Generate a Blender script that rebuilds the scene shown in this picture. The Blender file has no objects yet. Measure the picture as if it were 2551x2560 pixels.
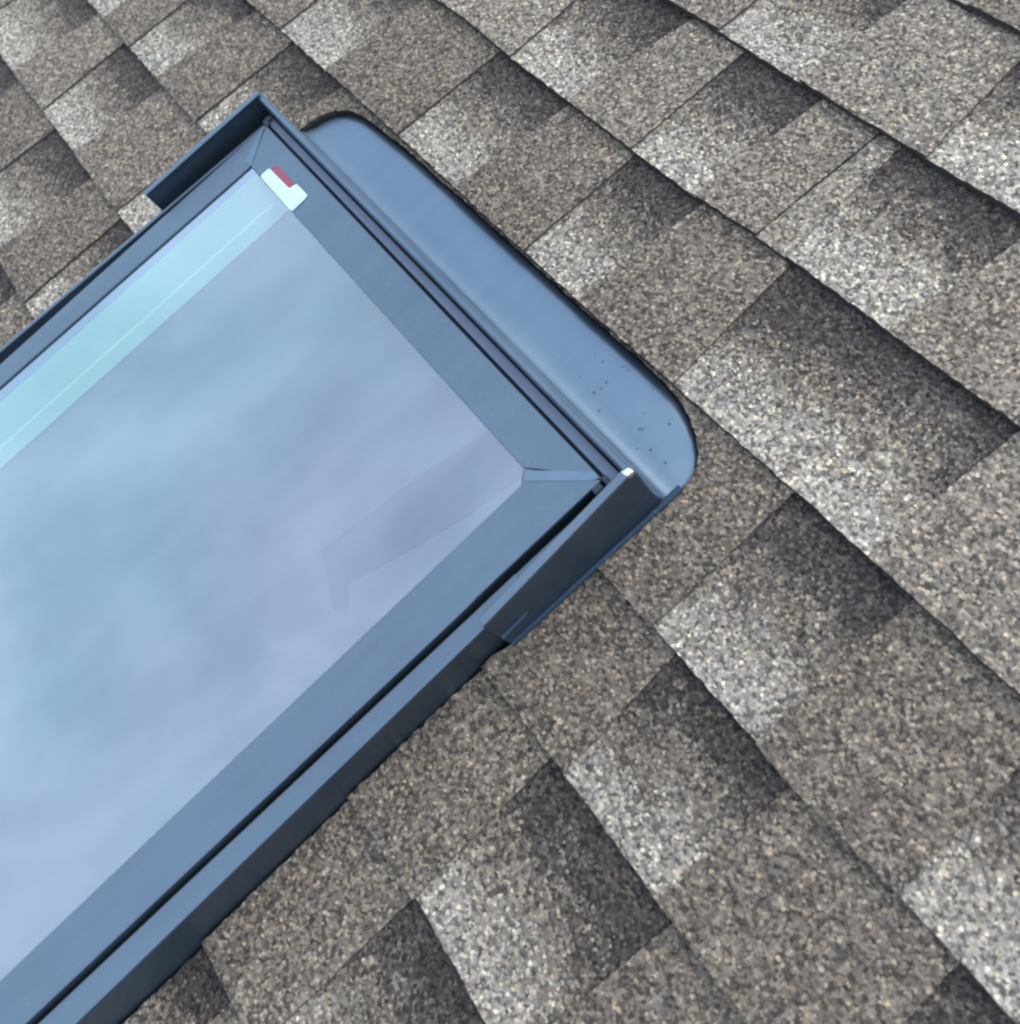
import bpy, bmesh, math, random
from mathutils import Matrix, Vector, noise

random.seed(7)
scene = bpy.context.scene
R = math.radians

# ------------------------------------------------------------------ roof frame
# Everything is measured in metres on the roof slope: u = along the courses,
# v = up the slope, z = out of the roof.  M lifts that frame onto a pitched roof.
PITCH = R(24.0)
M = Matrix.Translation((0, 0, 4.2)) @ Matrix.Rotation(PITCH, 4, 'X')

# ------------------------------------------------------------------ camera
cam_d = bpy.data.cameras.new('camera')
cam = bpy.data.objects.new('camera', cam_d)
scene.collection.objects.link(cam)
rot = Matrix(((0.60608411, -0.66948913, 0.42947217),
              (0.74393486, 0.66820149, -0.00822746),
              (-0.28146575, 0.32448586, 0.90304261)))
cam.matrix_world = M @ (Matrix.Translation((0.0, -0.44993, 0.65919)) @ rot.to_4x4())
cam_d.sensor_fit = 'HORIZONTAL'
cam_d.sensor_width = 36.0
cam_d.lens = 2135.49 / 2551 * 36.0
cam_d.shift_x = (1275.5 - 1309.23) / 2551
cam_d.shift_y = (1244.25 - 1280.0) / 2551
cam_d.clip_start = 0.02
cam_d.clip_end = 2000
cam_d.dof.use_dof = True
cam_d.dof.focus_distance = 0.77
cam_d.dof.aperture_fstop = 5.6
scene.camera = cam

# ------------------------------------------------------------------ sky and sun
SUN_DIR = (M.to_3x3() @ Vector((-0.05, 0.80, 0.62))).normalized()
world = bpy.data.worlds.new('World')
scene.world = world
world.use_nodes = True
wn = world.node_tree.nodes
wl = world.node_tree.links
wn.clear()
w_out = wn.new('ShaderNodeOutputWorld')
w_bg = wn.new('ShaderNodeBackground')
w_bg.inputs['Strength'].default_value = 0.12
sky = wn.new('ShaderNodeTexSky')
sky.sky_type = 'NISHITA'
sky.sun_disc = False
sky.sun_elevation = math.asin(SUN_DIR.z)
sky.sun_rotation = math.atan2(SUN_DIR.x, SUN_DIR.y)
sky.altitude = 100
sky.air_density = 1.2
sky.dust_density = 2.0
sky.ozone_density = 1.5
tc = wn.new('ShaderNodeTexCoord')
mp = wn.new('ShaderNodeMapping')
mp.inputs['Scale'].default_value = (1.75, 0.75, 1.2)
mp.inputs['Rotation'].default_value = (0.0, 0.0, 0.22)
n1 = wn.new('ShaderNodeTexNoise')
n1.inputs['Scale'].default_value = 3.2
n1.inputs['Detail'].default_value = 5.0
n1.inputs['Roughness'].default_value = 0.5
n1.inputs['Distortion'].default_value = 0.6
cr = wn.new('ShaderNodeValToRGB')
cr.color_ramp.elements[0].position = 0.36
cr.color_ramp.elements[0].color = (0.62, 0.62, 0.62, 1)
cr.color_ramp.elements[1].position = 0.70
cr.color_ramp.elements[1].color = (0.95, 0.95, 0.95, 1)
mixc = wn.new('ShaderNodeMix')
mixc.data_type = 'RGBA'
n2 = wn.new('ShaderNodeTexNoise')
n2.inputs['Scale'].default_value = 1.7
n2.inputs['Detail'].default_value = 3.0
tint = wn.new('ShaderNodeValToRGB')
tint.color_ramp.elements[0].position = 0.38
tint.color_ramp.elements[0].color = (0.76, 1.05, 1.32, 1)
tint.color_ramp.elements[1].position = 0.62
tint.color_ramp.elements[1].color = (0.93, 1.02, 1.42, 1)
gain = wn.new('ShaderNodeVectorMath')
gain.operation = 'SCALE'
gain.inputs['Scale'].default_value = 11.5
mp2 = wn.new('ShaderNodeMapping')
mp2.inputs['Scale'].default_value = (1.0, 1.0, 1.6)
wl.new(tc.outputs['Generated'], mp2.inputs['Vector'])
wl.new(mp2.outputs['Vector'], n2.inputs['Vector'])
wl.new(n2.outputs['Fac'], tint.inputs['Fac'])
n3 = wn.new('ShaderNodeTexNoise')
n3.inputs['Scale'].default_value = 4.5
n3.inputs['Detail'].default_value = 7.0
n3.inputs['Roughness'].default_value = 0.55
wl.new(mp.outputs['Vector'], n3.inputs['Vector'])
puff = wn.new('ShaderNodeMapRange')
puff.inputs['From Min'].default_value = 0.30
puff.inputs['From Max'].default_value = 0.72
puff.inputs['To Min'].default_value = 10.4
puff.inputs['To Max'].default_value = 14.5
wl.new(n3.outputs['Fac'], puff.inputs['Value'])
wl.new(puff.outputs['Result'], gain.inputs['Scale'])
wl.new(tint.outputs['Color'], gain.inputs[0])
wl.new(gain.outputs['Vector'], mixc.inputs['B'])
wl.new(tc.outputs['Generated'], mp.inputs['Vector'])
wl.new(mp.outputs['Vector'], n1.inputs['Vector'])
wl.new(n1.outputs['Fac'], cr.inputs['Fac'])
wl.new(cr.outputs['Color'], mixc.inputs['Factor'])
wl.new(sky.outputs['Color'], mixc.inputs['A'])
wl.new(mixc.outputs['Result'], w_bg.inputs['Color'])
wl.new(w_bg.outputs['Background'], w_out.inputs['Surface'])

sun_d = bpy.data.lights.new('sun', 'SUN')
sun_d.energy = 1.1
sun_d.angle = R(45)
sun_d.color = (1.0, 0.84, 0.66)
sun = bpy.data.objects.new('sun', sun_d)
scene.collection.objects.link(sun)
sun.rotation_euler = SUN_DIR.to_track_quat('Z', 'Y').to_euler()
sun.location = (0, 0, 12)

vs = scene.view_settings
vs.view_transform = 'Standard'
vs.look = 'None'
vs.exposure = 0.46
vs.gamma = 1.0
vs.use_curve_mapping = False
scene.render.engine = 'CYCLES'
scene.cycles.filter_width = 2.4
scene.cycles.max_bounces = 5
scene.cycles.diffuse_bounces = 2
scene.cycles.glossy_bounces = 3

# ------------------------------------------------------------------ materials
def new_mat(name):
    m = bpy.data.materials.new(name)
    m.use_nodes = True
    nt = m.node_tree
    return m, nt.nodes, nt.links, nt.nodes['Principled BSDF']


def ramp(nodes, pts, interp='LINEAR'):
    r = nodes.new('ShaderNodeValToRGB')
    e = r.color_ramp.elements
    r.color_ramp.interpolation = interp
    while len(e) < len(pts):
        e.new(0.5)
    for el, (p, c) in zip(e, pts):
        el.position = p
        el.color = (*c, 1) if len(c) == 3 else c
    return r


def math_node(nodes, links, op, a, b=None, clamp=False):
    n = nodes.new('ShaderNodeMath')
    n.operation = op
    n.use_clamp = clamp
    for i, x in enumerate((a, b)):
        if x is None:
            continue
        if isinstance(x, (int, float)):
            n.inputs[i].default_value = x
        else:
            links.new(x, n.inputs[i])
    return n.outputs[0]


def mix_node(nodes, links, blend, fac, a, b):
    n = nodes.new('ShaderNodeMix')
    n.data_type = 'RGBA'
    n.blend_type = blend
    for key, x in (('Factor', fac), ('A', a), ('B', b)):
        if isinstance(x, (int, float)):
            n.inputs[key].default_value = x
        elif isinstance(x, tuple):
            n.inputs[key].default_value = (*x, 1)
        else:
            links.new(x, n.inputs[key])
    return n.outputs['Result']


def granule_material():
    """Mineral granules: the blend runs pale - tan - charcoal up a cut-out, tan on a tooth."""
    m, N, L, bsdf = new_mat('shingle_granules')
    geo = N.new('ShaderNodeTexCoord')
    info = N.new('ShaderNodeObjectInfo')
    sep = N.new('ShaderNodeSeparateColor')
    attc = N.new('ShaderNodeAttribute')
    attc.attribute_name = 'blend'
    L.new(attc.outputs['Color'], sep.inputs['Color'])
    is_valley, tone, along = sep.outputs['Red'], sep.outputs['Green'], sep.outputs['Blue']
    P = geo.outputs['Object']
    # irregular granules: warped cells, per-granule lightness and hue
    wz = N.new('ShaderNodeTexNoise')
    wz.inputs['Scale'].default_value = 540
    wz.inputs['Detail'].default_value = 1
    L.new(P, wz.inputs['Vector'])
    wv = N.new('ShaderNodeVectorMath')
    wv.operation = 'MULTIPLY_ADD'
    wv.inputs[1].default_value = (0.0024, 0.0024, 0.0024)
    L.new(wz.outputs['Color'], wv.inputs[0])
    L.new(P, wv.inputs[2])
    v1 = N.new('ShaderNodeTexVoronoi')
    v1.feature = 'F1'
    v1.inputs['Scale'].default_value = 375
    L.new(wv.outputs['Vector'], v1.inputs['Vector'])
    s1 = N.new('ShaderNodeSeparateColor')
    L.new(v1.outputs['Color'], s1.inputs['Color'])
    # soft disturbance of the blend lines
    nz = N.new('ShaderNodeTexNoise')
    nz.inputs['Scale'].default_value = 45
    nz.inputs['Detail'].default_value = 3
    L.new(P, nz.inputs['Vector'])
    nf = N.new('ShaderNodeTexNoise')
    nf.inputs['Scale'].default_value = 210
    nf.inputs['Detail'].default_value = 2
    L.new(P, nf.inputs['Vector'])
    d1 = math_node(N, L, 'MULTIPLY', math_node(N, L, 'SUBTRACT', nz.outputs['Fac'], 0.5), 0.50)
    d2 = math_node(N, L, 'MULTIPLY', math_node(N, L, 'SUBTRACT', nf.outputs['Fac'], 0.5), 0.45)
    d3 = math_node(N, L, 'MULTIPLY', math_node(N, L, 'SUBTRACT', s1.outputs['Green'], 0.5), 0.26)
    al = math_node(N, L, 'ADD', along, math_node(N, L, 'ADD', d3, math_node(N, L, 'ADD', d1, d2)), clamp=True)
    PALE, TAN, DARK = (0.305, 0.278, 0.228), (0.172, 0.145, 0.114), (0.060, 0.052, 0.046)
    vr = ramp(N, [(0.0, PALE), (0.33, PALE), (0.42, (0.186, 0.160, 0.126)), (0.62, TAN),
                  (0.71, (0.076, 0.066, 0.057)), (0.82, DARK)])
    L.new(al, vr.inputs['Fac'])
    tr = ramp(N, [(0.0, (0.112, 0.094, 0.074)), (0.5, (0.172, 0.145, 0.114)), (1.0, (0.248, 0.219, 0.176))])
    tn = math_node(N, L, 'ADD', tone, math_node(N, L, 'MULTIPLY', math_node(N, L, 'SUBTRACT', nz.outputs['Fac'], 0.5), 0.55), clamp=True)
    L.new(tn, tr.inputs['Fac'])
    lift = math_node(N, L, 'ADD', math_node(N, L, 'MULTIPLY', tone, 0.72), 0.60)
    lv = N.new('ShaderNodeVectorMath')
    lv.operation = 'SCALE'
    L.new(vr.outputs['Color'], lv.inputs[0])
    L.new(lift, lv.inputs['Scale'])
    base = mix_node(N, L, 'MIX', is_valley, tr.outputs['Color'], lv.outputs['Vector'])
    g1 = ramp(N, [(0.0, (0.26, 0.26, 0.28)), (0.16, (0.46, 0.45, 0.45)), (0.42, (0.82, 0.81, 0.80)),
                  (0.72, (1.08, 1.07, 1.05)), (0.90, (1.44, 1.40, 1.28)), (1.0, (2.15, 2.06, 1.76))])
    L.new(s1.outputs['Red'], g1.inputs['Fac'])
    g2 = ramp(N, [(0.28, (0.62, 0.61, 0.61)), (0.5, (1.0, 1.0, 0.99)), (0.72, (1.46, 1.43, 1.38))])
    L.new(nf.outputs['Fac'], g2.inputs['Fac'])
    hue = ramp(N, [(0.0, (1.14, 1.0, 0.84)), (0.35, (1.03, 1.0, 0.98)), (0.7, (0.97, 1.0, 1.03)), (1.0, (1.10, 0.98, 0.92))])
    L.new(s1.outputs['Blue'], hue.inputs['Fac'])
    c = mix_node(N, L, 'MULTIPLY', 1.0, base, g1.outputs['Color'])
    c = mix_node(N, L, 'MULTIPLY', 0.85, c, g2.outputs['Color'])
    c = mix_node(N, L, 'MULTIPLY', 0.8, c, hue.outputs['Color'])
    # asphalt between the granules, with crevice shade painted into the same darkening
    gap = ramp(N, [(0.0, (1, 1, 1)), (0.50, (1, 1, 1)), (0.80, (0.55, 0.54, 0.54))])
    L.new(v1.outputs['Distance'], gap.inputs['Fac'])
    c = mix_node(N, L, 'MULTIPLY', 0.8, c, gap.outputs['Color'])
    L.new(c, bsdf.inputs['Base Color'])
    bsdf.inputs['Roughness'].default_value = 0.92
    bsdf.inputs['Specular IOR Level'].default_value = 0.18
    hsum = math_node(N, L, 'ADD',
                     math_node(N, L, 'MULTIPLY', math_node(N, L, 'SUBTRACT', 1.0, v1.outputs['Distance']), 1.0),
                     math_node(N, L, 'MULTIPLY', s1.outputs['Green'], 0.5))
    bp = N.new('ShaderNodeBump')
    bp.inputs['Strength'].default_value = 0.55
    bp.inputs['Distance'].default_value = 0.0009
    L.new(hsum, bp.inputs['Height'])
    L.new(bp.outputs['Normal'], bsdf.inputs['Normal'])
    return m


def plain(name, col, rough=0.6, metal=0.0, spec=0.5, bump=None, var=0.0):
    m, N, L, b = new_mat(name)
    b.inputs['Base Color'].default_value = (*col, 1)
    b.inputs['Roughness'].default_value = rough
    b.inputs['Metallic'].default_value = metal
    b.inputs['Specular IOR Level'].default_value = spec
    if var or bump:
        t = N.new('ShaderNodeTexCoord')
        n = N.new('ShaderNodeTexNoise')
        n.inputs['Scale'].default_value = bump[0] if bump else 20
        n.inputs['Detail'].default_value = 4
        L.new(t.outputs['Object'], n.inputs['Vector'])
        if var:
            r = ramp(N, [(0.25, tuple(c * (1 - var) for c in col)), (0.75, tuple(c * (1 + var) for c in col))])
            L.new(n.outputs['Fac'], r.inputs['Fac'])
            L.new(r.outputs['Color'], b.inputs['Base Color'])
        if bump:
            bp = N.new('ShaderNodeBump')
            bp.inputs['Strength'].default_value = bump[1]
            bp.inputs['Distance'].default_value = bump[2]
            L.new(n.outputs['Fac'], bp.inputs['Height'])
            L.new(bp.outputs['Normal'], b.inputs['Normal'])
    return m


def metal_material(name, col, rough):
    """Factory-painted aluminium cladding: metallic grey, satin, faint waviness, dust and run marks."""
    m, N, L, b = new_mat(name)
    t = N.new('ShaderNodeTexCoord')
    n = N.new('ShaderNodeTexNoise')
    n.inputs['Scale'].default_value = 9
    n.inputs['Detail'].default_value = 3
    L.new(t.outputs['Object'], n.inputs['Vector'])
    r = ramp(N, [(0.3, tuple(c * 0.92 for c in col)), (0.7, tuple(c * 1.06 for c in col))])
    L.new(n.outputs['Fac'], r.inputs['Fac'])
    c = r.outputs['Color']
    # run marks down the slope
    mp_ = N.new('ShaderNodeMapping')
    mp_.inputs['Scale'].default_value = (95, 7, 40)
    L.new(t.outputs['Object'], mp_.inputs['Vector'])
    st_ = N.new('ShaderNodeTexNoise')
    st_.inputs['Scale'].default_value = 1.0
    st_.inputs['Detail'].default_value = 3
    L.new(mp_.outputs['Vector'], st_.inputs['Vector'])
    sr = ramp(N, [(0.35, (0.95, 0.95, 0.955)), (0.55, (1, 1, 1)), (0.75, (1.03, 1.03, 1.02))])
    L.new(st_.outputs['Fac'], sr.inputs['Fac'])
    c = mix_node(N, L, 'MULTIPLY', 0.8, c, sr.outputs['Color'])
    # settled dust
    n2 = N.new('ShaderNodeTexNoise')
    n2.inputs['Scale'].default_value = 260
    n2.inputs['Detail'].default_value = 3
    L.new(t.outputs['Object'], n2.inputs['Vector'])
    dr = ramp(N, [(0.60, (0, 0, 0)), (0.78, (0.35, 0.35, 0.35))])
    L.new(n2.outputs['Fac'], dr.inputs['Fac'])
    c = mix_node(N, L, 'MIX', dr.outputs['Color'], c, (0.20, 0.19, 0.17))
    L.new(c, b.inputs['Base Color'])
    b.inputs['Metallic'].default_value = 0.85
    rr = ramp(N, [(0.3, (rough * 0.88,) * 3), (0.7, (rough * 1.2,) * 3)])
    L.new(n.outputs['Fac'], rr.inputs['Fac'])
    L.new(rr.outputs['Color'], b.inputs['Roughness'])
    bp = N.new('ShaderNodeBump')
    bp.inputs['Strength'].default_value = 0.35
    bp.inputs['Distance'].default_value = 0.004
    L.new(n.outputs['Fac'], bp.inputs['Height'])
    L.new(bp.outputs['Normal'], b.inputs['Normal'])
    return m


def glass_material():
    m = bpy.data.materials.new('coated_glass')
    m.use_nodes = True
    N, L = m.node_tree.nodes, m.node_tree.links
    N.clear()
    out = N.new('ShaderNodeOutputMaterial')
    tr = N.new('ShaderNodeBsdfTransparent')
    tr.inputs['Color'].default_value = (0.68, 1.0, 0.86, 1)
    gl = N.new('ShaderNodeBsdfGlossy')
    gl.inputs['Color'].default_value = (0.90, 0.96, 1.0, 1)
    gl.inputs['Roughness'].default_value = 0.012
    t = N.new('ShaderNodeTexCoord')
    n = N.new('ShaderNodeTexNoise')
    n.inputs['Scale'].default_value = 5
    n.inputs['Detail'].default_value = 1
    L.new(t.outputs['Object'], n.inputs['Vector'])
    bp = N.new('ShaderNodeBump')
    bp.inputs['Strength'].default_value = 0.15
    bp.inputs['Distance'].default_value = 0.004
    L.new(n.outputs['Fac'], bp.inputs['Height'])
    L.new(bp.outputs['Normal'], gl.inputs['Normal'])
    fr = N.new('ShaderNodeFresnel')
    fr.inputs['IOR'].default_value = 1.5
    f = math_node(N, L, 'ADD', math_node(N, L, 'MULTIPLY', fr.outputs['Fac'], 0.9), 0.21, clamp=True)
    mx = N.new('ShaderNodeMixShader')
    L.new(f, mx.inputs['Fac'])
    L.new(tr.outputs['BSDF'], mx.inputs[1])
    L.new(gl.outputs['BSDF'], mx.inputs[2])
    # thin dust film with run marks
    mp_ = N.new('ShaderNodeMapping')
    mp_.inputs['Scale'].default_value = (26, 4, 1)
    mp_.inputs['Rotation'].default_value = (0, 0, 0.12)
    L.new(t.outputs['Object'], mp_.inputs['Vector'])
    dn = N.new('ShaderNodeTexNoise')
    dn.inputs['Scale'].default_value = 1.0
    dn.inputs['Detail'].default_value = 6
    L.new(mp_.outputs['Vector'], dn.inputs['Vector'])
    dr = ramp(N, [(0.40, (0.02, 0.02, 0.02)), (0.75, (0.10, 0.10, 0.10))])
    L.new(dn.outputs['Fac'], dr.inputs['Fac'])
    df = N.new('ShaderNodeBsdfDiffuse')
    df.inputs['Color'].default_value = (0.42, 0.42, 0.40, 1)
    m2 = N.new('ShaderNodeMixShader')
    L.new(dr.outputs['Color'], m2.inputs['Fac'])
    L.new(mx.outputs['Shader'], m2.inputs[1])
    L.new(df.outputs['BSDF'], m2.inputs[2])
    L.new(m2.outputs['Shader'], out.inputs['Surface'])
    return m


MAT = {
    'granule': granule_material(),
    'asphalt': plain('asphalt_edge', (0.034, 0.030, 0.027), 0.95, spec=0.1, bump=(900, 0.8, 0.0008), var=0.5),
    'layer': plain('shingle_layer_edge', (0.062, 0.053, 0.044), 0.95, spec=0.1, bump=(900, 0.8, 0.0008), var=0.55),
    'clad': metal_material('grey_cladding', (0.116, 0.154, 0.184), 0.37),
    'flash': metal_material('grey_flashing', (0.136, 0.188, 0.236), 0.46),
    'wall': metal_material('shaded_side_cladding', (0.070, 0.098, 0.126), 0.42),  # cladding colour darkened to paint the shade on side faces
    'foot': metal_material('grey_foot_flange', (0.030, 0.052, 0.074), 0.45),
    'gutter': metal_material('grey_gutter', (0.120, 0.146, 0.178), 0.45),
    'rubber': plain('black_rubber', (0.018, 0.026, 0.038), 0.7),
    'seal': plain('grey_edge_seal', (0.26, 0.31, 0.52), 0.5),
    'glass': glass_material(),
    'white': plain('white_painted_wood', (0.86, 0.92, 0.92), 0.5, bump=(60, 0.05, 0.001)),
    'blind': plain('blue_grey_blind_fabric', (0.140, 0.150, 0.225), 0.9, spec=0.1, var=0.10),
    'paper': plain('white_sticker', (0.43, 0.57, 0.57), 0.55, bump=(220, 0.3, 0.0008), var=0.10),
    'red': plain('red_sticker', (0.22, 0.035, 0.055), 0.5),
}

# ------------------------------------------------------------------ helpers
COL = scene.collection


def link(name, mesh, mats, parent=None):
    ob = bpy.data.objects.new(name, mesh)
    COL.objects.link(ob)
    for m in mats:
        if m.name not in [x.name for x in mesh.materials]:
            mesh.materials.append(m)
    if parent is not None:
        ob.parent = parent
    return ob


def mesh_from(name, verts, faces, smooth=False):
    me = bpy.data.meshes.new(name)
    me.from_pydata(verts, [], faces)
    bm = bmesh.new()
    bm.from_mesh(me)
    bmesh.ops.recalc_face_normals(bm, faces=bm.faces)
    bm.to_mesh(me)
    bm.free()
    if smooth:
        for p in me.polygons:
            p.use_smooth = True
    return me


def bevel_mesh(me, width, seg=2, angle=30):
    bm = bmesh.new()
    bm.from_mesh(me)
    es = [e for e in bm.edges if len(e.link_faces) == 2 and e.calc_face_angle(0) > R(angle)]
    if es:
        bmesh.ops.bevel(bm, geom=es, offset=width, segments=seg, affect='EDGES', profile=0.6)
    bm.to_mesh(me)
    bm.free()
    return me


def loft(name, sections):
    """sections: list of (v, [(u,z),...]) with equal point counts; capped at both ends."""
    n = len(sections[0][1])
    verts, faces = [], []
    for v, pts in sections:
        verts += [(u, v, z) for u, z in pts]
    for i in range(len(sections) - 1):
        for j in range(n):
            a, b = i * n + j, i * n + (j + 1) % n
            faces.append((a, b, b + n, a + n))
    faces.append(tuple(range(n)))
    faces.append(tuple(range((len(sections) - 1) * n, len(sections) * n)))
    return mesh_from(name, verts, faces)


def prism(name, outline, z0, z1):
    """Vertical prism over a plan outline [(u,v)...]; z0 / z1 numbers or functions of (u,v)."""
    f0 = z0 if callable(z0) else (lambda u, v: z0)
    f1 = z1 if callable(z1) else (lambda u, v: z1)
    n = len(outline)
    verts = [(u, v, f0(u, v)) for u, v in outline] + [(u, v, f1(u, v)) for u, v in outline]
    faces = [tuple(range(n - 1, -1, -1)), tuple(range(n, 2 * n))]
    faces += [(j, (j + 1) % n, (j + 1) % n + n, j + n) for j in range(n)]
    return mesh_from(name, verts, faces)


def lin(a, b, v, va=-0.4, vb=-1.0):
    return a + (b - a) * (v - va) / (vb - va)


def interp(pts, x):
    if x <= pts[0][0]:
        return pts[0][1]
    for (x0, y0), (x1, y1) in zip(pts, pts[1:]):
        if x <= x1:
            return y0 + (y1 - y0) * (x - x0) / (x1 - x0)
    return pts[-1][1]


# ------------------------------------------------------------------ cut-out in the roofing
END = -1.30                                    # lower end of the skylight
cut_right = [(-0.2242, -0.3354), (-0.2232, -0.36), (-0.2225, -0.44), (-0.2212, -0.530), (-0.2245, -0.548),
             (-0.2195, -0.66), (-0.2120, -0.80), (-0.2010, -1.0), (-0.190, END - 0.01)]
cut_left = [(-0.846, END - 0.01), (-0.840, -1.0), (-0.8345, -0.50), (-0.8332, -0.3527)]
cut_top = [(-0.8302, -0.3284), (-0.8217, -0.3109), (-0.8078, -0.3003), (-0.7889, -0.2941), (-0.7644, -0.2921),
           (-0.7396, -0.2909), (-0.7178, -0.2895), (-0.60, -0.2885), (-0.50, -0.2885), (-0.4219, -0.2890),
           (-0.3402, -0.2880), (-0.3050, -0.2890), (-0.2850, -0.2915), (-0.2660, -0.2966), (-0.2500, -0.3040),
           (-0.2380, -0.3126), (-0.2300, -0.3220), (-0.2258, -0.3295)]


def densify(poly, step, jit, rng, closed=True):
    out = []
    m = len(poly)
    for i in range(m if closed else m - 1):
        a, b = Vector(poly[i]), Vector(poly[(i + 1) % m])
        d = b - a
        k = max(1, int(d.length / step))
        nrm = Vector((-d.y, d.x)).normalized() if d.length > 0 else Vector((0, 0))
        for t in range(k):
            p = a + d * (t / k)
            if t:
                p += nrm * rng.uniform(-jit, jit)
            out.append((p.x, p.y))
    return out


rng = random.Random(3)
cut_smooth = cut_left + cut_top + cut_right
cut_poly = densify(cut_smooth, 0.0055, 0.0009, rng)
cutter_me = prism('cutter', cut_poly, -0.05, 0.05)
cutter = bpy.data.objects.new('cutter', cutter_me)
COL.objects.link(cutter)
CU0, CU1 = min(p[0] for p in cut_poly), max(p[0] for p in cut_poly)
CV0, CV1 = min(p[1] for p in cut_poly), max(p[1] for p in cut_poly)


def boolean_cut(me, solver='EXACT'):
    tmp = bpy.data.objects.new('tmp', me)
    COL.objects.link(tmp)
    md = tmp.modifiers.new('cut', 'BOOLEAN')
    md.operation = 'DIFFERENCE'
    md.solver = solver
    md.object = cutter
    dg = bpy.context.evaluated_depsgraph_get()
    dg.update()
    res = bpy.data.meshes.new_from_object(tmp.evaluated_get(dg))
    bpy.data.objects.remove(tmp)
    return res


def touches_cut(us, vs_):
    return max(us) > CU0 and min(us) < CU1 and max(vs_) > CV0 and min(vs_) < CV1


# ------------------------------------------------------------------ roof deck
RU0, RU1, RV0, RV1 = -3.4, 2.4, -3.2, 2.4
deck_me = prism('roof', [(RU0, RV0), (RU1, RV0), (RU1, RV1), (RU0, RV1)], -0.010, -0.0022)
deck_me = boolean_cut(deck_me)
bmd = bmesh.new()
bmd.from_mesh(deck_me)
# sheathing under the felt, closing the recess around the skylight except for the light shaft
sh = [(RU0, RV0), (RU1, RV0), (RU1, RV1), (RU0, RV1)]
op = [(-0.70, END + 0.10), (-0.32, END + 0.10), (-0.32, -0.50), (-0.70, -0.50)]
for zz in (-0.0102, -0.028):
    o_ = [bmd.verts.new((u, v, zz)) for u, v in sh]
    i_ = [bmd.verts.new((u, v, zz)) for u, v in op]
    for j in range(4):
        bmd.faces.new((o_[j], o_[(j + 1) % 4], i_[(j + 1) % 4], i_[j]))
bmesh.ops.recalc_face_normals(bmd, faces=bmd.faces)
bmd.to_mesh(deck_me)
bmd.free()
roof = link('roof', deck_me, [MAT['asphalt']])
roof.matrix_world = M
roof['kind'] = 'structure'

# ------------------------------------------------------------------ shingles
D = 0.143
BUTT = {   # measured position of each butt line, (u, v)
    1: [(-1, .1396), (-.32, .1405)],
    0: [(-.9, -.003), (-.626, -.0035), (-.537, -.0008), (-.367, -.0028), (-.204, .0018), (.3, .002)],
    -1: [(-1.2, -.144), (-.85, -.1445), (-.79, -.1420), (-.70, -.1462), (-.50, -.1466), (-.42, -.1465), (-.347, -.1418), (-.2, -.1400), (-.083, -.1382), (.3, -.138)],
    -2: [(-1.6, -.287), (-1.07, -.2868), (-.97, -.2851), (-.72, -.286), (-.42, -.2890), (-.29, -.2868), (-.137, -.2855), (.05, -.2868), (.5, -.287)],
    -3: [(-1.6, -.430), (-1.3, -.4307), (-.95, -.4335), (-.22, -.4373), (-.05, -.4390), (-.015, -.4420), (.084, -.4370), (.5, -.437)],
    -4: [(-1.8, -.566), (-1.3, -.5675), (-.92, -.5703), (-.135, -.5601), (-.058, -.5615), (.03, -.5653), (.5, -.566)],
    -5: [(-1.8, -.716), (-1.0, -.7175), (-.91, -.7205), (-.214, -.7072), (-.12, -.7060), (-.026, -.7120), (.5, -.714)],
    -6: [(-1.8, -.862), (-.9, -.864), (-.2, -.8671), (.5, -.866)],
}


def butt(k, u):
    if k in BUTT:
        return interp(BUTT[k], u)
    return k * D + 0.0015 * math.sin(u * 5 + k * 2.1)


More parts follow.
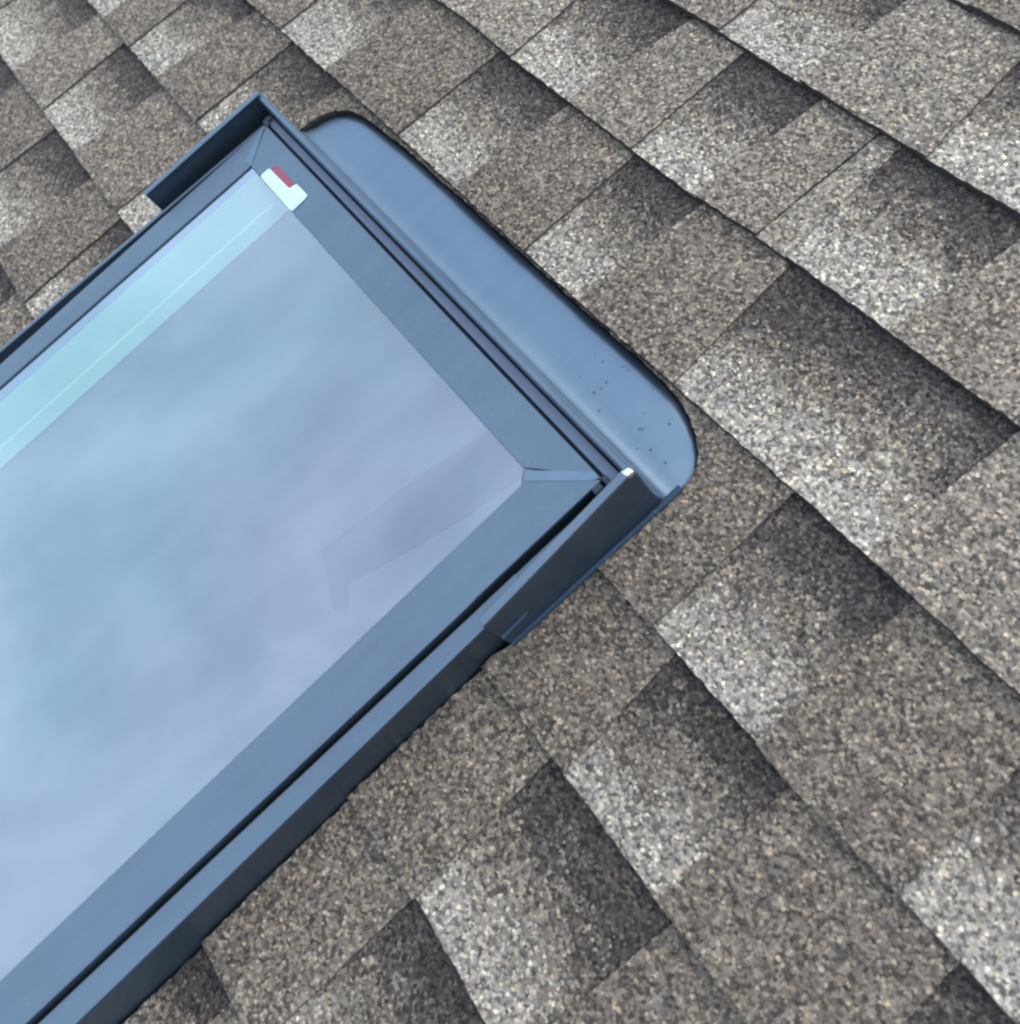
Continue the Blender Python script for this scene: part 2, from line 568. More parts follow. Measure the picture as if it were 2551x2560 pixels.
# each course: (edge at butt, edge at top, kind of the piece on the left of the edge, tone 0..1)
# T = tooth of the upper layer, V = cut-out showing the lower layer
TABS = {  # tones of lower courses right of the skylight are darkened to paint shade
    1: [(-.70, -.70, 'T', .6), (-.60, -.60, 'V', .5), (-.485, -.485, 'T', .5), (-.3787, -.380, 'V', .5), (-.25, -.25, 'T', .45), (-.15, -.15, 'V', .5)],
    0: [(-.78, -.78, 'V', .5), (-.5414, -.540, 'T', .62), (-.4385, -.4270, 'V', .55), (-.2944, -.310, 'T', .74), (-.172, -.165, 'V', .62), (-.05, -.05, 'T', .5)],
    -1: [(-.86, -.865, 'V', .6), (-.6996, -.704, 'T', .78), (-.6042, -.580, 'V', .58), (-.5067, -.508, 'T', .60), (-.4206, -.4105, 'V', .55),
         (-.3486, -.3458, 'T', .62), (-.3135, -.323, 'S', .85), (-.2044, -.1860, 'V', .55), (-.05, -.05, 'T', .62), (.06, .06, 'V', .5)],
    -2: [(-1.09, -1.09, 'V', .5), (-.9794, -.982, 'T', .42), (-.8743, -.861, 'V', .5), (-.7232, -.7225, 'T', .32), (-.6167, -.604, 'V', .5), (-.5006, -.504, 'T', .36),
         (-.4219, -.4125, 'V', .45), (-.2953, -.309, 'T', .40), (-.1682, -.166, 'V', .5), (-.0884, -.083, 'V', .62), (.06, .055, 'T', .68), (.16, .16, 'V', .5)],
    -3: [(-1.38, -1.38, 'T', .6), (-1.2347, -1.232, 'V', .5), (-1.1512, -1.151, 'T', .40), (-1.0666, -1.046, 'V', .5), (-.9555, -.958, 'T', .34), (-.875, -.8397, 'V', .5),
         (-.50, -.50, 'T', .34), (-.1549, -.160, 'T', .30), (-.0448, -.0455, 'V', .42), (.0831, .071, 'T', .28), (.172, .172, 'V', .45), (.3, .3, 'T', .4)],
    -4: [(-1.53, -1.53, 'V', .5), (-1.4268, -1.405, 'T', .55), (-1.2811, -1.262, 'V', .62), (-1.1714, -1.177, 'T', .58), (-1.0637, -1.056, 'V', .55), (-.9304, -.925, 'T', .48),
         (-.82, -.82, 'V', .55), (-.50, -.50, 'T', .4), (-.1175, -.1300, 'T', .26), (-.0118, -.0085, 'V', .36), (.140, .1310, 'T', .24), (.24, .24, 'V', .4), (.38, .38, 'T', .4)],
    -5: [(-1.40, -1.40, 'T', .5), (-1.275, -1.268, 'V', .5), (-1.142, -1.138, 'T', .36), (-1.0203, -1.018, 'V', .45), (-.9176, -.9273, 'T', .30), (-.82, -.82, 'V', .6),
         (-.50, -.50, 'T', .4), (-.122, -.1356, 'T', .34), (.000, .0057, 'V', .40), (.13, .13, 'T', .26), (.24, .24, 'V', .4)],
    -6: [(-1.12, -1.12, 'T', .5), (-.95, -.95, 'V', .5), (-.50, -.50, 'T', .4), (-.1182, -.1250, 'T', .36), (-.005, -.005, 'V', .34), (.13, .13, 'T', .4)],
    -7: [(-.93, -.93, 'T', .5), (-.50, -.50, 'T', .4), (-.28, -.28, 'T', .4), (-.155, -.160, 'V', .36), (-.03, -.03, 'T', .45), (.08, .08, 'V', .5)],
}


def course_pieces(k):
    """All pieces of one course between the far ends of the roof, the measured ones in the middle."""
    r = random.Random(100 + k)
    mid = TABS.get(k)
    pieces = []
    if mid:
        e = mid
        for (a0, a1, _, _), (b0, b1, kind, tone) in zip(e, e[1:]):
            pieces.append((a0, a1, b0, b1, kind, tone, True))
        left, lk = e[0][0], e[0][2]
        right = e[-1][0]
        rk = 'T' if e[-1][2] == 'V' else 'V'
    else:
        left = right = r.uniform(-.1, .1) - 0.4
        lk, rk = 'T', 'V'
    # to the left
    x, kd = left, lk
    while x > RU0 + .05:
        w = max(0.06, r.uniform(.09, .15) if kd == 'T' else r.uniform(.085, .125))
        pieces.append((x - w, x - w, x, x, kd, r.uniform(.25, .75), False))
        x -= w
        kd = 'V' if kd == 'T' else 'T'
    x, kd = right, rk
    while x < RU1 - .05:
        w = r.uniform(.09, .15) if kd == 'T' else r.uniform(.085, .125)
        pieces.append((x, x, x + w, x + w, kd, r.uniform(.25, .75), False))
        x += w
        kd = 'V' if kd == 'T' else 'T'
    return pieces


def piece_mesh(k, a0, a1, b0, b1, kind, fine, r):
    """One shingle piece as a thin solid: butt edge low, head tucked under the next course."""
    valley = kind == 'V'
    step = 0.006 if fine else 0.03
    jit = 0.0007 if fine else 0.0
    over = 0.012
    gapw = 0.0006
    n = max(2, int((b0 - a0) / step))
    pts = []
    ext = 0.004 if valley else 0.0           # the lower layer runs a little under the teeth
    lo = [(a0 - ext + gapw + (b0 - a0 + 2 * ext - 2 * gapw) * i / n) for i in range(n + 1)]
    sag = r.uniform(-.0008, .0008) if fine else 0.0
    setback = 0.0006 if valley else 0.0
    for i, u in enumerate(lo):
        pts.append((u, butt(k, u) + setback + sag + (r.uniform(-jit, jit) if 0 < i < n else 0)))
    v0 = butt(k, b0)
    v1 = butt(k + 1, b1) + over
    ns = max(1, int((v1 - v0) / step))
    sw = r.uniform(-.0007, .0007) if fine else 0
    for i in range(1, ns):
        t = i / ns
        pts.append((b0 + ext - gapw + (b1 - b0) * t + sw * math.sin(t * 6) + r.uniform(-jit, jit) * .8, v0 + (v1 - v0) * t))
    nh = 3
    for i in range(nh + 1):
        u = b1 + ext - gapw + (a1 - b1 - 2 * ext + 2 * gapw) * i / nh
        pts.append((u, butt(k + 1, u) + over))
    v0 = butt(k, a0)
    v1 = butt(k + 1, a1) + over
    for i in range(ns - 1, 0, -1):
        t = i / ns
        pts.append((a0 - ext + gapw + (a1 - a0) * t + sw * math.sin(t * 5) + r.uniform(-jit, jit) * .8, v0 + (v1 - v0) * t))
    zb, zt = {'V': (0.0062, -0.0016), 'T': (0.0088, 0.0008), 'S': (0.0070, -0.0008)}[kind]
    th = 0.0062 if valley else 0.0048
    curl = r.uniform(-.0003, .0005) if fine else 0

    def top(u, v):
        t = (v - butt(k, u)) / (butt(k + 1, u) - butt(k, u))
        return zb + (zt - zb) * max(0, min(1.15, t)) + curl * (1 - t) + 0.0004 * noise.noise((u * 20, v * 20, k))

    return prism('shingle', pts, lambda u, v: top(u, v) - th, top)


def paint(me, k, kind, tone, r):
    """Blend attribute (valley flag, tone, position up the exposure) and dark cut edges."""
    at = me.color_attributes.new('blend', 'FLOAT_COLOR', 'POINT')
    off = r.uniform(-.08, .05)
    skew = r.uniform(-1.2, 1.2)
    uc = sum(x.co.x for x in me.vertices) / max(1, len(me.vertices))
    gainv = r.uniform(.92, 1.08)
    for i, vtx in enumerate(me.vertices):
        u, v = vtx.co.x, vtx.co.y
        t = (v - butt(k, u)) / (butt(k + 1, u) - butt(k, u))
        at.data[i].color = (1.0 if kind == 'V' else 0.0, tone, max(0, min(1, t * gainv + 0.04 + off + skew * (u - uc))), 1.0)
    for p in me.polygons:
        p.material_index = 0 if p.normal.z > 0.5 else (2 if abs(p.normal.x) > abs(p.normal.y) else 1)


# what the photograph can see, as a plan outline on the roof (generous margin)
VIEW = [(-1.52, -0.53), (-0.36, 0.20), (0.21, -0.43), (-0.27, -1.10)]


def in_view(us, vs_):
    for i in range(4):
        a, b = VIEW[i], VIEW[(i + 1) % 4]
        # outside half plane test (VIEW runs clockwise)
        if all((b[0] - a[0]) * (v - a[1]) - (b[1] - a[1]) * (u - a[0]) > 0 for u, v in zip(us, vs_)):
            return False
    return True


field_v, field_f, field_c, field_m = [], [], [], []
for k in range(int(RV0 / D) + 1, int(RV1 / D) - 1):
    for idx, (a0, a1, b0, b1, kind, tone, measured) in enumerate(course_pieces(k)):
        r = random.Random(k * 1000 + idx)
        us = (a0, b0, b1, a1)
        vv = (butt(k, a0), butt(k, b0), butt(k + 1, b1), butt(k + 1, a1))
        seen = in_view(us, vv)
        if max(us) < CU1 - .004 and min(us) > CU0 + .004 and max(vv) < CV1 - .02 and min(vv) > CV0 + .01:
            continue
        me = piece_mesh(k, a0, a1, b0, b1, kind, seen, r)
        if touches_cut([v.co.x for v in me.vertices], [v.co.y for v in me.vertices]):
            us_ = [v.co.x for v in me.vertices]
            vs2 = [v.co.y for v in me.vertices]
            whole = me
            me = boolean_cut(whole)
            if len(me.vertices) == 0 and (min(us_) < CU0 or max(us_) > CU1 or min(vs2) < CV0 or max(vs2) > CV1):
                bmt = bmesh.new()
                bmt.from_mesh(whole)
                bmesh.ops.triangulate(bmt, faces=bmt.faces)
                bmt.to_mesh(whole)
                bmt.free()
                me = boolean_cut(whole)
                if len(me.vertices) == 0:
                    me = boolean_cut(whole, 'FAST')
            if len(me.vertices) == 0:
                continue
        paint(me, k, kind, tone, r)
        if seen:
            ob = link('shingle', me, [MAT['granule'], MAT['asphalt'], MAT['layer']], roof)
        else:
            base = len(field_v)
            field_v += [tuple(v.co) for v in me.vertices]
            field_c += [tuple(d.color) for d in me.color_attributes['blend'].data]
            for p in me.polygons:
                field_f.append(tuple(base + i for i in p.vertices))
                field_m.append(p.material_index)
            bpy.data.meshes.remove(me)
fm = bpy.data.meshes.new('shingle_field')
fm.from_pydata(field_v, [], field_f)
at = fm.color_attributes.new('blend', 'FLOAT_COLOR', 'POINT')
for i, c in enumerate(field_c):
    at.data[i].color = c
fm.polygons.foreach_set('material_index', field_m)
field = link('shingle_field', fm, [MAT['granule'], MAT['asphalt'], MAT['layer']], roof)
field['kind'] = 'stuff'
bpy.data.objects.remove(cutter)

# ------------------------------------------------------------------ skylight
BASE = Vector((-0.525, -0.83, 0.0))
sk = bpy.data.objects.new('skylight', None)
COL.objects.link(sk)
sk.matrix_world = M @ Matrix.Translation(BASE)
sk['label'] = 'blue-grey metal framed skylight with coated glass set into the shingled roof'
sk['category'] = 'skylight'
TOBASE = Matrix.Translation(-BASE)


def part(name, me, mat, parent=None, smooth=False, label=None):
    me.transform(TOBASE)
    if smooth:
        for p in me.polygons:
            p.use_smooth = True
    ob = link(name, me, [mat], parent or sk)
    if label:
        ob['label'] = label
    return ob


H = 0.064          # top of the sash cladding
ZG = 0.0615         # glass
sash_out_r = lambda v: lin(-0.2500, -0.2345, v)
sash_in_r = lambda v: lin(-0.2920, -0.2745, v)
sash_in_l = lambda v: lin(-0.7662, -0.7705, v)
sash_out_l = lambda v: lin(-0.7970, -0.7905, v)
cov_out_r = lambda v: lin(-0.2325, -0.2089, v)
cov_bot_r = lambda v: lin(-0.2340, -0.2035, v)
cov_out_l = lambda v: lin(-0.8100, -0.8284, v)
head_out = lambda u: -0.3832 + (-0.3905 + 0.3832) * (u + 0.7975) / (0.7975 - 0.2500)
head_in = lambda u: -0.4242 + (-0.4292 + 0.4242) * (u + 0.7662) / (0.7662 - 0.2920)

# --- sash: four mitred cladding rails
g = 0.0004
oL, iL = -0.7975, -0.7662
oR, iR = -0.2502, -0.2928
SB = END + 0.035
IB = SB + 0.055
rails = {
    'head': [(oL + g, head_out(oL)), (oR - g, head_out(oR)), (iR - 0.0100 - g, head_in(iR - .01)), (iL + g, head_in(iL))],
    'right': [(oR, head_out(oR) - g), (sash_out_r(SB), SB + g), (sash_in_r(IB), IB + g), (iR, head_in(iR) - .0100 - g), (iR - .0095, head_in(iR) - .0004 - g)],
    'left': [(oL, head_out(oL) - g), (iL, head_in(iL) - g), (sash_in_l(IB), IB + g), (sash_out_l(SB), SB + g)],
    'sill': [(sash_out_l(SB) + g, SB), (sash_in_l(IB) + g, IB), (sash_in_r(IB) - g, IB), (sash_out_r(SB) - g, SB)],
}
for key, outl in rails.items():
    me = prism('sash_rail', outl, 0.040, H)
    bevel_mesh(me, 0.0018, 3)
    part('sash_rail', me, MAT['clad'])

# cover plates lapped over the two upper mitres
part('mitre_plate', prism('mitre_plate', [(-.2985, -.4284), (-.2600, -.3915), (-.2530, -.3925), (-.2560, -.3985), (-.2935, -.4356)], H - .001, H + .0005), MAT['flash'])
part('mitre_plate', prism('mitre_plate', [(-.7745, -.4250), (-.7960, -.3900), (-.7925, -.3890), (-.7640, -.4236)], H - .001, H + .0005), MAT['flash'])

# --- weather seal in the joint between sash and frame, seen as a dark line
ring = loft('seal_r', [(head_out(oR) + .004, [(sash_out_r(-.39) - .004, .030), (sash_out_r(-.39) + .010, .030), (sash_out_r(-.39) + .010, .043), (sash_out_r(-.39) - .004, .043)]),
                       (SB, [(sash_out_r(SB) - .004, .030), (sash_out_r(SB) + .010, .030), (sash_out_r(SB) + .010, .043), (sash_out_r(SB) - .004, .046)])])
part('weather_seal', ring, MAT['rubber'])
ring = loft('seal_l', [(head_out(oL) + .004, [(sash_out_l(-.39) - .008, .028), (sash_out_l(-.39) + .004, .028), (sash_out_l(-.39) + .004, .043), (sash_out_l(-.39) - .008, .043)]),
                       (SB, [(sash_out_l(SB) - .008, .028), (sash_out_l(SB) + .004, .028), (sash_out_l(SB) + .004, .043), (sash_out_l(SB) - .008, .043)])])
part('weather_seal', ring, MAT['rubber'])
me = prism('seal_h', [(oL - .008, head_out(oL) - .004), (oR + .008, head_out(oR) - .004), (oR + .008, head_out(oR) + .009), (oL - .008, head_out(oL) + .009)], .028, .055)
part('weather_seal', me, MAT['rubber'])
# rubber corner blocks
for (cu, cv, du, dv) in ((-0.2478, -0.3985, .0030, .0040), (-0.2478, -0.3890, .0042, .0024), (-0.7985, -0.3815, .0048, .0024), (-0.8010, -0.3770, .0030, .0030)):
    me = prism('seal_corner', [(cu - du, cv - dv), (cu + du, cv - dv), (cu + du, cv + dv), (cu - du, cv + dv)], .040, .0646)
    bevel_mesh(me, .001, 2)
    part('seal_corner', me, MAT['rubber'])

# --- glass and what lies under it
gp = [(iL - .010, head_in(iL) + .010), (iR + .010, head_in(iR) + .010), (sash_in_r(IB) + .010, IB - .010), (sash_in_l(IB) - .010, IB - .010)]
me = mesh_from('glass_pane', [(u, v, ZG) for u, v in gp], [(3, 2, 1, 0)])
if me.polygons[0].normal.z < 0:
    me.flip_normals()
part('glass_pane', me, MAT['glass'], label='coated glass reflecting a pale cloudy sky')

WL = -0.7548       # upper edge of the left liner
WH = -0.4212
WR = -0.287
WB = IB - 0.004
ZB = 0.0220         # foot of the liner
ZT = ZG - .0012
SPL = 0.0235       # how far the liner splays inwards at its foot


def liner(name, top0, top1, bot0, bot1, out0, out1):
    """White sloping liner board: face from the top edge to the foot, with a back."""
    vts = [(*top0, ZT), (*top1, ZT), (*bot1, ZB), (*bot0, ZB), (*out1, ZT), (*out0, ZT), (*out1, ZB), (*out0, ZB)]
    fcs = [(0, 1, 2, 3), (0, 5, 4, 1), (5, 7, 6, 4), (3, 2, 6, 7), (0, 3, 7, 5), (1, 4, 6, 2)]
    return mesh_from(name, vts, fcs)


TL, TR = (WL, WH), (WR, WH)
BL, BR = (WL + .002, WB), (WR + .022, WB)
FL, FR = (WL + SPL, WH), (WR - SPL, WH)
GL, GR = (WL + SPL + .002, WB + SPL), (WR - SPL + .022, WB + SPL)
XL, XR = (WL - .016, WH + .014), (WR + .016, WH + .014)
YL, YR = (WL - .014, WB - .014), (WR + .036, WB - .014)
part('inner_frame_rail', liner('inner_frame_rail', TL, BL, FL, GL, XL, YL), MAT['white'])
part('inner_frame_rail', liner('inner_frame_rail', TR, BR, FR, GR, XR, YR), MAT['white'])
part('inner_frame_rail', liner('inner_frame_rail', TL, TR, FL, FR, XL, XR), MAT['white'])
part('inner_frame_rail', liner('inner_frame_rail', BL, BR, GL, GR, YL, YR), MAT['white'])
# bead along the foot of the left liner
sl = SPL / (ZT - ZB)
def bead_sec(d):
    f = lambda z: WL + d + sl * (ZT - z)
    return [(f(.0360) - .001, .0360), (f(.0340) + .0010, .0340), (f(ZB) + .0012, ZB + .0002), (f(ZB) - .001, ZB + .0002)]
part('inner_bead', loft('inner_bead', [(WH - .012, bead_sec(0)), (WB + .024, bead_sec(.002))]), MAT['white'])
# rubber gasket between the left rail and the glass
gs = lambda v: [(sash_in_l(v) - .001, ZG + .0003), (sash_in_l(v) - .001, ZG + .0018), (sash_in_l(v) + .0006, ZG + .0014), (sash_in_l(v) + .0010, ZG + .0003)]
part('gasket', loft('gasket', [(head_in(iL) - .001, gs(head_in(iL))), (IB + .002, gs(IB))]), MAT['rubber'])
# edge seal of the double glazing
me = loft('edge_seal', [(head_in(iL) + .008, [(iL - .014, ZG - .012), (WL - .0165, ZG - .012), (WL - .0005, ZG - .0009), (iL - .014, ZG - .0009)]),
                        (IB - .008, [(sash_in_l(IB) - .014, ZG - .012), (WL - .0165, ZG - .012), (WL + .0015, ZG - .0009), (sash_in_l(IB) - .014, ZG - .0009)])])
part('edge_seal', me, MAT['seal'])
me = prism('roller_blind', [(WL + .004, WH - .003), (WR - .004, WH - .003), (WR + .008, WB + .004), (WL + .006, WB + .004)], ZB - .004, ZB - .0012)
part('roller_blind', me, MAT['blind'])

# dark strip added over the blind for the faint reflection in the glass
me = prism('reflection_strip', [(-.3954, -.6052), (-.386, -.5027), (-.3721, -.4265), (-.3190, -.4300), (-.3254, -.4886), (-.3393, -.5524), (-.3539, -.6049), (-.3363, -.6153), (-.3437, -.627)], ZB - .0011, ZB + .0006)
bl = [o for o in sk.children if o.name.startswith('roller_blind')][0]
part('reflection_strip', me, plain('reflection_strip_dark', (0.03, 0.06, 0.15), 0.9, spec=0.1), parent=bl)

# --- dark filler boxes inside the frame, added to block light under the joint
core = {
    'r': [(-.262, -.372), (-.2445, -.372), (cov_out_r(SB) - .012, SB - .02), (sash_out_r(SB) - .012, SB - .02)],
    'l': [(-.8050, -.372), (-.786, -.372), (-.786, SB - .02), (cov_out_l(SB) + .010, SB - .02)],
    'h': [(-.7855, -.398), (-.2625, -.398), (-.2625, -.374), (-.7855, -.374)],
}
for outl in core.values():
    part('frame_filler', prism('frame_filler', outl, -.009, .030), MAT['rubber'])

# --- right cover strip with the dark side wall
def right_section(v):
    ui = sash_out_r(v) + .0036
    uo, ub = cov_out_r(v), cov_bot_r(v)
    return [(ui, .022), (ui, .0535), (ui + .0015, .0556), (uo - .0028, .0565), (uo - .0008, .0556), (uo, .0535),
            (uo + (ub - uo) * .5, .026), (ub, -.0085), (ub - .004, -.0085), (uo - .004, .022)]
vsr = [-.400 - i * (END + .4) / -12 * -1 for i in range(13)]
vsr = [-.385 + (END + .385) * i / 12 for i in range(13)]
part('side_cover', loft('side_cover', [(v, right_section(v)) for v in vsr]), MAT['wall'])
# lapped cap laid on top of that strip: the sky-lit band
def cap_section(v, lift, inset):
    ui = sash_out_r(v) + .0036
    uo = cov_out_r(v)
    return [(ui - .0003, .050), (ui - .0003, .0545 + lift), (ui + .0012, .0566 + lift), (uo - .0026 - inset, .0573 + lift), (uo - .0004 - inset, .0563 + lift),
            (uo - .0010 - inset, .0552 + lift), (ui + .0014, .0556 + lift), (ui + .0006, .050)]
part('side_cap', loft('side_cap', [(v, cap_section(v, 0, 0)) for v in (-.388, -.44, -.500)]), MAT['clad'])
part('side_cap', loft('side_cap', [(v, cap_section(v, .0012, -.0004)) for v in (-.488, -.60, -.8, -1.0, END)]), MAT['clad'])

# --- left cover: raised outer lip, then a slope down to the joint
def left_section(v):
    uo = cov_out_l(v)
    us = sash_out_l(v) - .0040
    return [(uo - .004, -.0085), (uo, .054), (uo + .001, .0575), (uo + .0036, .0582), (uo + .0046, .0568), (uo + .0052, .0470),
            (us - .003, .0440), (us, .0420), (us, .020), (uo + .006, .020), (uo + .004, -.0085)]
part('side_cover', loft('side_cover', [(-.372 + (END + .372) * i / 10, left_section(-.372 + (END + .372) * i / 10)) for i in range(11)]), MAT['clad'])

# --- head cover between sash and upstand
def head_strip(u, a, b):
    return head_out(u) + .0058 if a else -.3722 - (.0052) * (u + .8) / .56
uu = [-.806 + (.806 - .241) * i / 8 for i in range(9)]
verts, faces = [], []
for u in uu:
    v0 = head_out(u) + .0022
    v1 = -.3722 - .0052 * (u + .8) / .56
    verts += [(u, v0, .020), (u, v0, .0608), (u, v0 + .0008, .0620), (u, v1 - .0012, .0618), (u, v1 - .0002, .0600), (u, v1 - .0002, .020)]
for i in range(8):
    for j in range(6):
        a, b = i * 6 + j, i * 6 + (j + 1) % 6
        faces.append((a, b, b + 6, a + 6))
faces += [tuple(range(6)), tuple(range(48, 54))]
part('head_cover', mesh_from('head_cover', verts, faces), MAT['gutter'])

# --- head flashing: upstand curving down into a round-cornered apron
lip_v = lambda u: -.3688 - .0055 * (u + .8212) / (.8212 - .2352)      # centre of the upstand hem
ap_top = [(p[0], p[1]) for p in [(-.8318, -.3520)] + cut_top + [(-0.2249, -0.3354), (-.2243, -.346)]]
PROF = [(0.0030, .0745), (0.0038, .066), (0.0050, .048), (0.0068, .028), (0.0094, .0125), (0.0130, .0036), (0.0178, -.0012), (0.0245, -.0036)]
N_U = 90
U0, U1 = -.8312, -.2248
verts, faces = [], []
flat_n = 6
rows = len(PROF) + flat_n
for i in range(N_U + 1):
    t = i / N_U
    s = 0.5 - 0.5 * math.cos(math.pi * t)
    t = 0.6 * s + 0.4 * t
    u = U0 + (U1 - U0) * t
    vm = interp(ap_top, u) - .0012
    for dv, z in PROF:
        # the upstand leans in a little towards the top on both ends
        k = (z + .0055) / .08
        uu_ = u + (0.0085 * k if u < -.5 else -0.0095 * k) * abs((u + .528) / .304) ** 6
        verts.append((uu_, min(lip_v(u) + dv, vm), z))
    va = min(lip_v(u) + .0245, vm)
    for j in range(1, flat_n + 1):
        q = j / flat_n
        verts.append((u, va + (vm - va) * q, -.0038 - .0020 * q + 0.0006 * math.sin(u * 19 + q * 2)))
for i in range(N_U):
    for j in range(rows - 1):
        a = i * rows + j
        faces.append((a, a + rows, a + rows + 1, a + 1))
me = mesh_from('apron', verts, faces)
ap = part('apron', me, MAT['flash'], smooth=True, label='round-cornered flashing apron under the cut shingle edges')
sm = ap.modifiers.new('thickness', 'SOLIDIFY')
sm.thickness = 0.0012
sm.offset = -1

# upstand hem (the light line along the head)
verts, faces = [], []
for u in uu_list if False else [-.8225 + (.8225 - .2342) * i / 12 for i in range(13)]:
    c = lip_v(u)
    verts += [(u, c - .0026, .046), (u, c - .0026, .0745), (u, c - .0016, .0760), (u, c + .0024, .0760), (u, c + .0034, .0745), (u, c + .0034, .066), (u, c + .0004, .046)]
nn = 7
for i in range(12):
    for j in range(nn):
        a, b = i * nn + j, i * nn + (j + 1) % nn
        faces.append((a, b, b + nn, a + nn))
faces += [tuple(range(nn)), tuple(range(12 * nn, 13 * nn))]
part('upstand', mesh_from('upstand', verts, faces), MAT['clad'])

# --- right corner bracket: wall following the curved upstand, then a straight leg
def leg_u_r(v, z):
    top = -.2352 + (.2352 - .2233) * (-.3735 - v) / (.5288 - .3735)
    bot = -.2238 + (.2238 - .2217) * (-.344 - v) / (.524 - .344)
    k = max(0.0, min(1.0, (z + .004) / .078))
    return bot + (top - bot) * k ** 0.8


lipR = lip_v(-.235)
top_line = [(lipR + dv, z) for dv, z in reversed(PROF)]
top_line = [(-.3400, -.0068)] + top_line + [(lipR + .001, .0755), (lipR - .003, .0757), (-.44, .0750), (-.5288, .0742)]
verts, faces = [], []
LV = 9
cols = []
for v, zt in top_line + [(-.5300, .071)]:
    col = []
    for j in range(LV + 1):
        z = -.0072 + (zt + .0072) * j / LV
        col.append(len(verts))
        verts.append((leg_u_r(v, z), v, z))
    cols.append(col)
for c0, c1 in zip(cols, cols[1:]):
    for j in range(LV):
        faces.append((c0[j], c1[j], c1[j + 1], c0[j + 1]))
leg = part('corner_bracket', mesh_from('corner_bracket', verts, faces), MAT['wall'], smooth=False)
sm = leg.modifiers.new('thickness', 'SOLIDIFY')
sm.thickness = 0.0016
sm.offset = 1 if False else 0
# folded hem on top of the leg
secs = []
for v in (-.3745, -.42, -.47, -.5285):
    ut = leg_u_r(v, .0750)
    secs.append((v, [(ut + .0012, .0715), (ut + .0012, .0755), (ut + .0004, .0763), (ut - .0052, .0763), (ut - .0060, .0752), (ut - .0050, .0742), (ut - .0012, .0738), (ut - .0010, .0715)]))
part('bracket_hem', loft('bracket_hem', secs), MAT['clad'], parent=leg)
# bright metal block added to paint the highlight at the corner
me = prism('corner_highlight', [(-.2392, -.3790), (-.2336, -.3778), (-.2330, -.3716), (-.2382, -.3722)], .0700, .0772)
bevel_mesh(me, .0012, 2)
part('corner_highlight', me, plain('highlight_metal', (0.80, 0.84, 0.88), 0.22, metal=1.0), parent=leg)
# foot flange along the shingles
secs = []
for v in (-.345, -.40, -.46, -.529):
    ub = leg_u_r(v, -.003)
    secs.append((v, [(ub - .0015, .0098), (ub + .0006, .0102), (ub + .0036, .0096), (ub + .0040, .0080), (ub - .001, .0060)]))
part('bracket_flange', loft('bracket_flange', secs), MAT['foot'], parent=leg)
# small folded clip near the foot of the leg
secs = []
for v, w in ((-.5000, .0004), (-.5060, .0016), (-.5200, .0018), (-.5290, .0026)):
    ub = leg_u_r(v, .030)
    secs.append((v, [(ub - .0005, .0300), (ub + .0008 + w, .0310), (ub + .0010 + w, .0330), (ub - .0005, .0345)]))
part('clip', loft('clip', secs), MAT['foot'], parent=leg)

# --- left corner bracket: we look at its inner face
secs = []
for v in (-.3680, -.42, -.47, -.5238):
    secs.append((v, [(-.8300, -.0080), (-.8240, .0765), (-.8232, .0785), (-.8200, .0785), (-.8190, .0770), (-.8196, .0740), (-.8212, .0400), (-.8265, -.0080)]))
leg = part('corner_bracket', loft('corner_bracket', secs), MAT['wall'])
secs = []
for v in (-.3672, -.42, -.47, -.5242):
    secs.append((v, [(-.8250, .0755), (-.8250, .0784), (-.8236, .0794), (-.8196, .0794), (-.8184, .0784), (-.8188, .0772), (-.8236, .0786), (-.8240, .0755)]))
part('bracket_hem', loft('bracket_hem', secs), MAT['clad'], parent=leg)

# --- sill flashing below (outside the photograph)
me = prism('sill_apron', [(-.85, END - .11), (-.17, END - .11), (-.19, END + .002), (-.84, END + .002)], .0062, .0075)
part('sill_apron', me, MAT['flash'])
me = loft('sill_cover', [(END - .004, [(-.838, -.008), (-.193, -.008), (-.200, .0565), (-.832, .0565)]), (SB - .004, [(-.836, -.008), (-.196, -.008), (-.202, .0570), (-.830, .0570)])])
part('sill_cover', bevel_mesh(me, .002, 2), MAT['clad'])

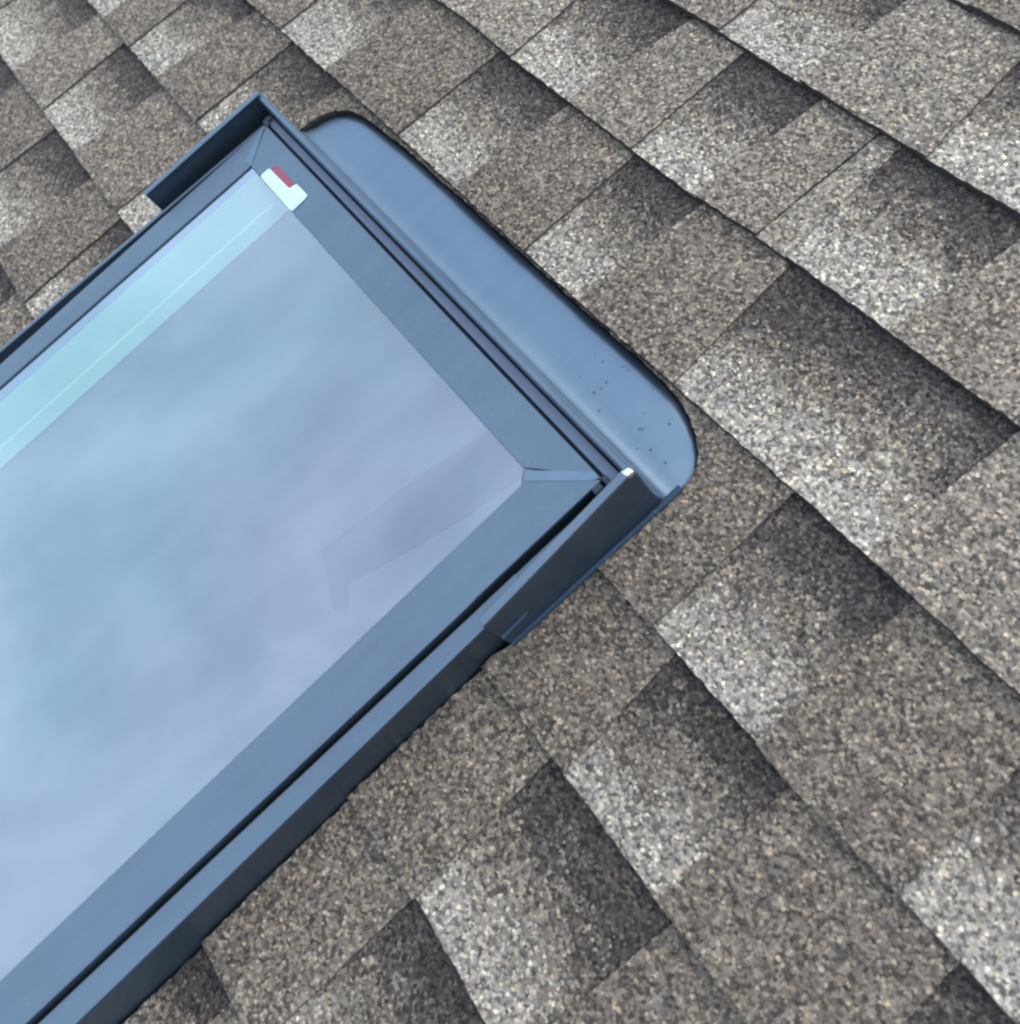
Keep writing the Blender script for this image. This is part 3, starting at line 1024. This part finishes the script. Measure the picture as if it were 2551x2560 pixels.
# --- sticker on the head rail: white L with a red strip in its notch
def round_poly(pts, rad, seg=4):
    out = []
    n = len(pts)
    for i in range(n):
        p0, p1, p2 = Vector(pts[i - 1]), Vector(pts[i]), Vector(pts[(i + 1) % n])
        a, b = (p0 - p1), (p2 - p1)
        rr = min(rad, a.length * .45, b.length * .45)
        A, B = p1 + a.normalized() * rr, p1 + b.normalized() * rr
        for s in range(seg + 1):
            t = s / seg
            q = A * (1 - t) ** 2 + p1 * 2 * t * (1 - t) + B * t * t
            out.append((q.x, q.y))
    return out


white = [(-.7440, -.4118), (-.7028, -.4112), (-.7022, -.4028), (-.6790, -.4028), (-.6778, -.4250), (-.7436, -.4238)]
me = prism('sticker', round_poly(white, .0030), H + .0002, H + .0010)
st = part('sticker', me, MAT['paper'], label='white L-shaped sticker at the upper corner of the glass')
red = [(-.7412, -.4114), (-.7390, -.4040), (-.7036, -.4040), (-.7032, -.4108)]
me = prism('red_strip', red, H + .0002, H + .0009)
part('red_strip', me, MAT['red'], parent=st, label='red strip in the notch of the sticker')

# --- loose granules washed onto the apron and along the foot of the frame
rg = random.Random(21)
dv_, df_ = [], []
def chip(u, v, z, sz):
    b0 = len(dv_)
    a0 = rg.uniform(0, 6.28)
    for q in range(4):
        an = a0 + q * 1.571 + rg.uniform(-.3, .3)
        dv_.append((u + sz * math.cos(an), v + sz * math.sin(an), z))
    dv_.append((u + rg.uniform(-.3, .3) * sz, v + rg.uniform(-.3, .3) * sz, z + sz * rg.uniform(.7, 1.1)))
    for q in range(4):
        df_.append((b0 + q, b0 + (q + 1) % 4, b0 + 4))
for _ in range(24):
    u = -.232 - abs(rg.gauss(0, .10))
    v = rg.choice((-.3405, -.3405, -.312)) + rg.gauss(0, .010)
    if u > -.80 and v < interp(ap_top, u) - .006 and v > lip_v(u) + .026:
        q = (v - lip_v(u) - .0245) / max(.001, interp(ap_top, u) - lip_v(u) - .0245)
        chip(u, v, -.0026 - .0020 * q + 0.0006 * math.sin(u * 19 + q * 2), rg.uniform(.0007, .0017))
me = mesh_from('loose_granules', dv_, df_)
lg = part('loose_granules', me, plain('granule_chips', (0.10, 0.105, 0.11), 0.95, spec=0.1), parent=ap)
lg['kind'] = 'stuff'
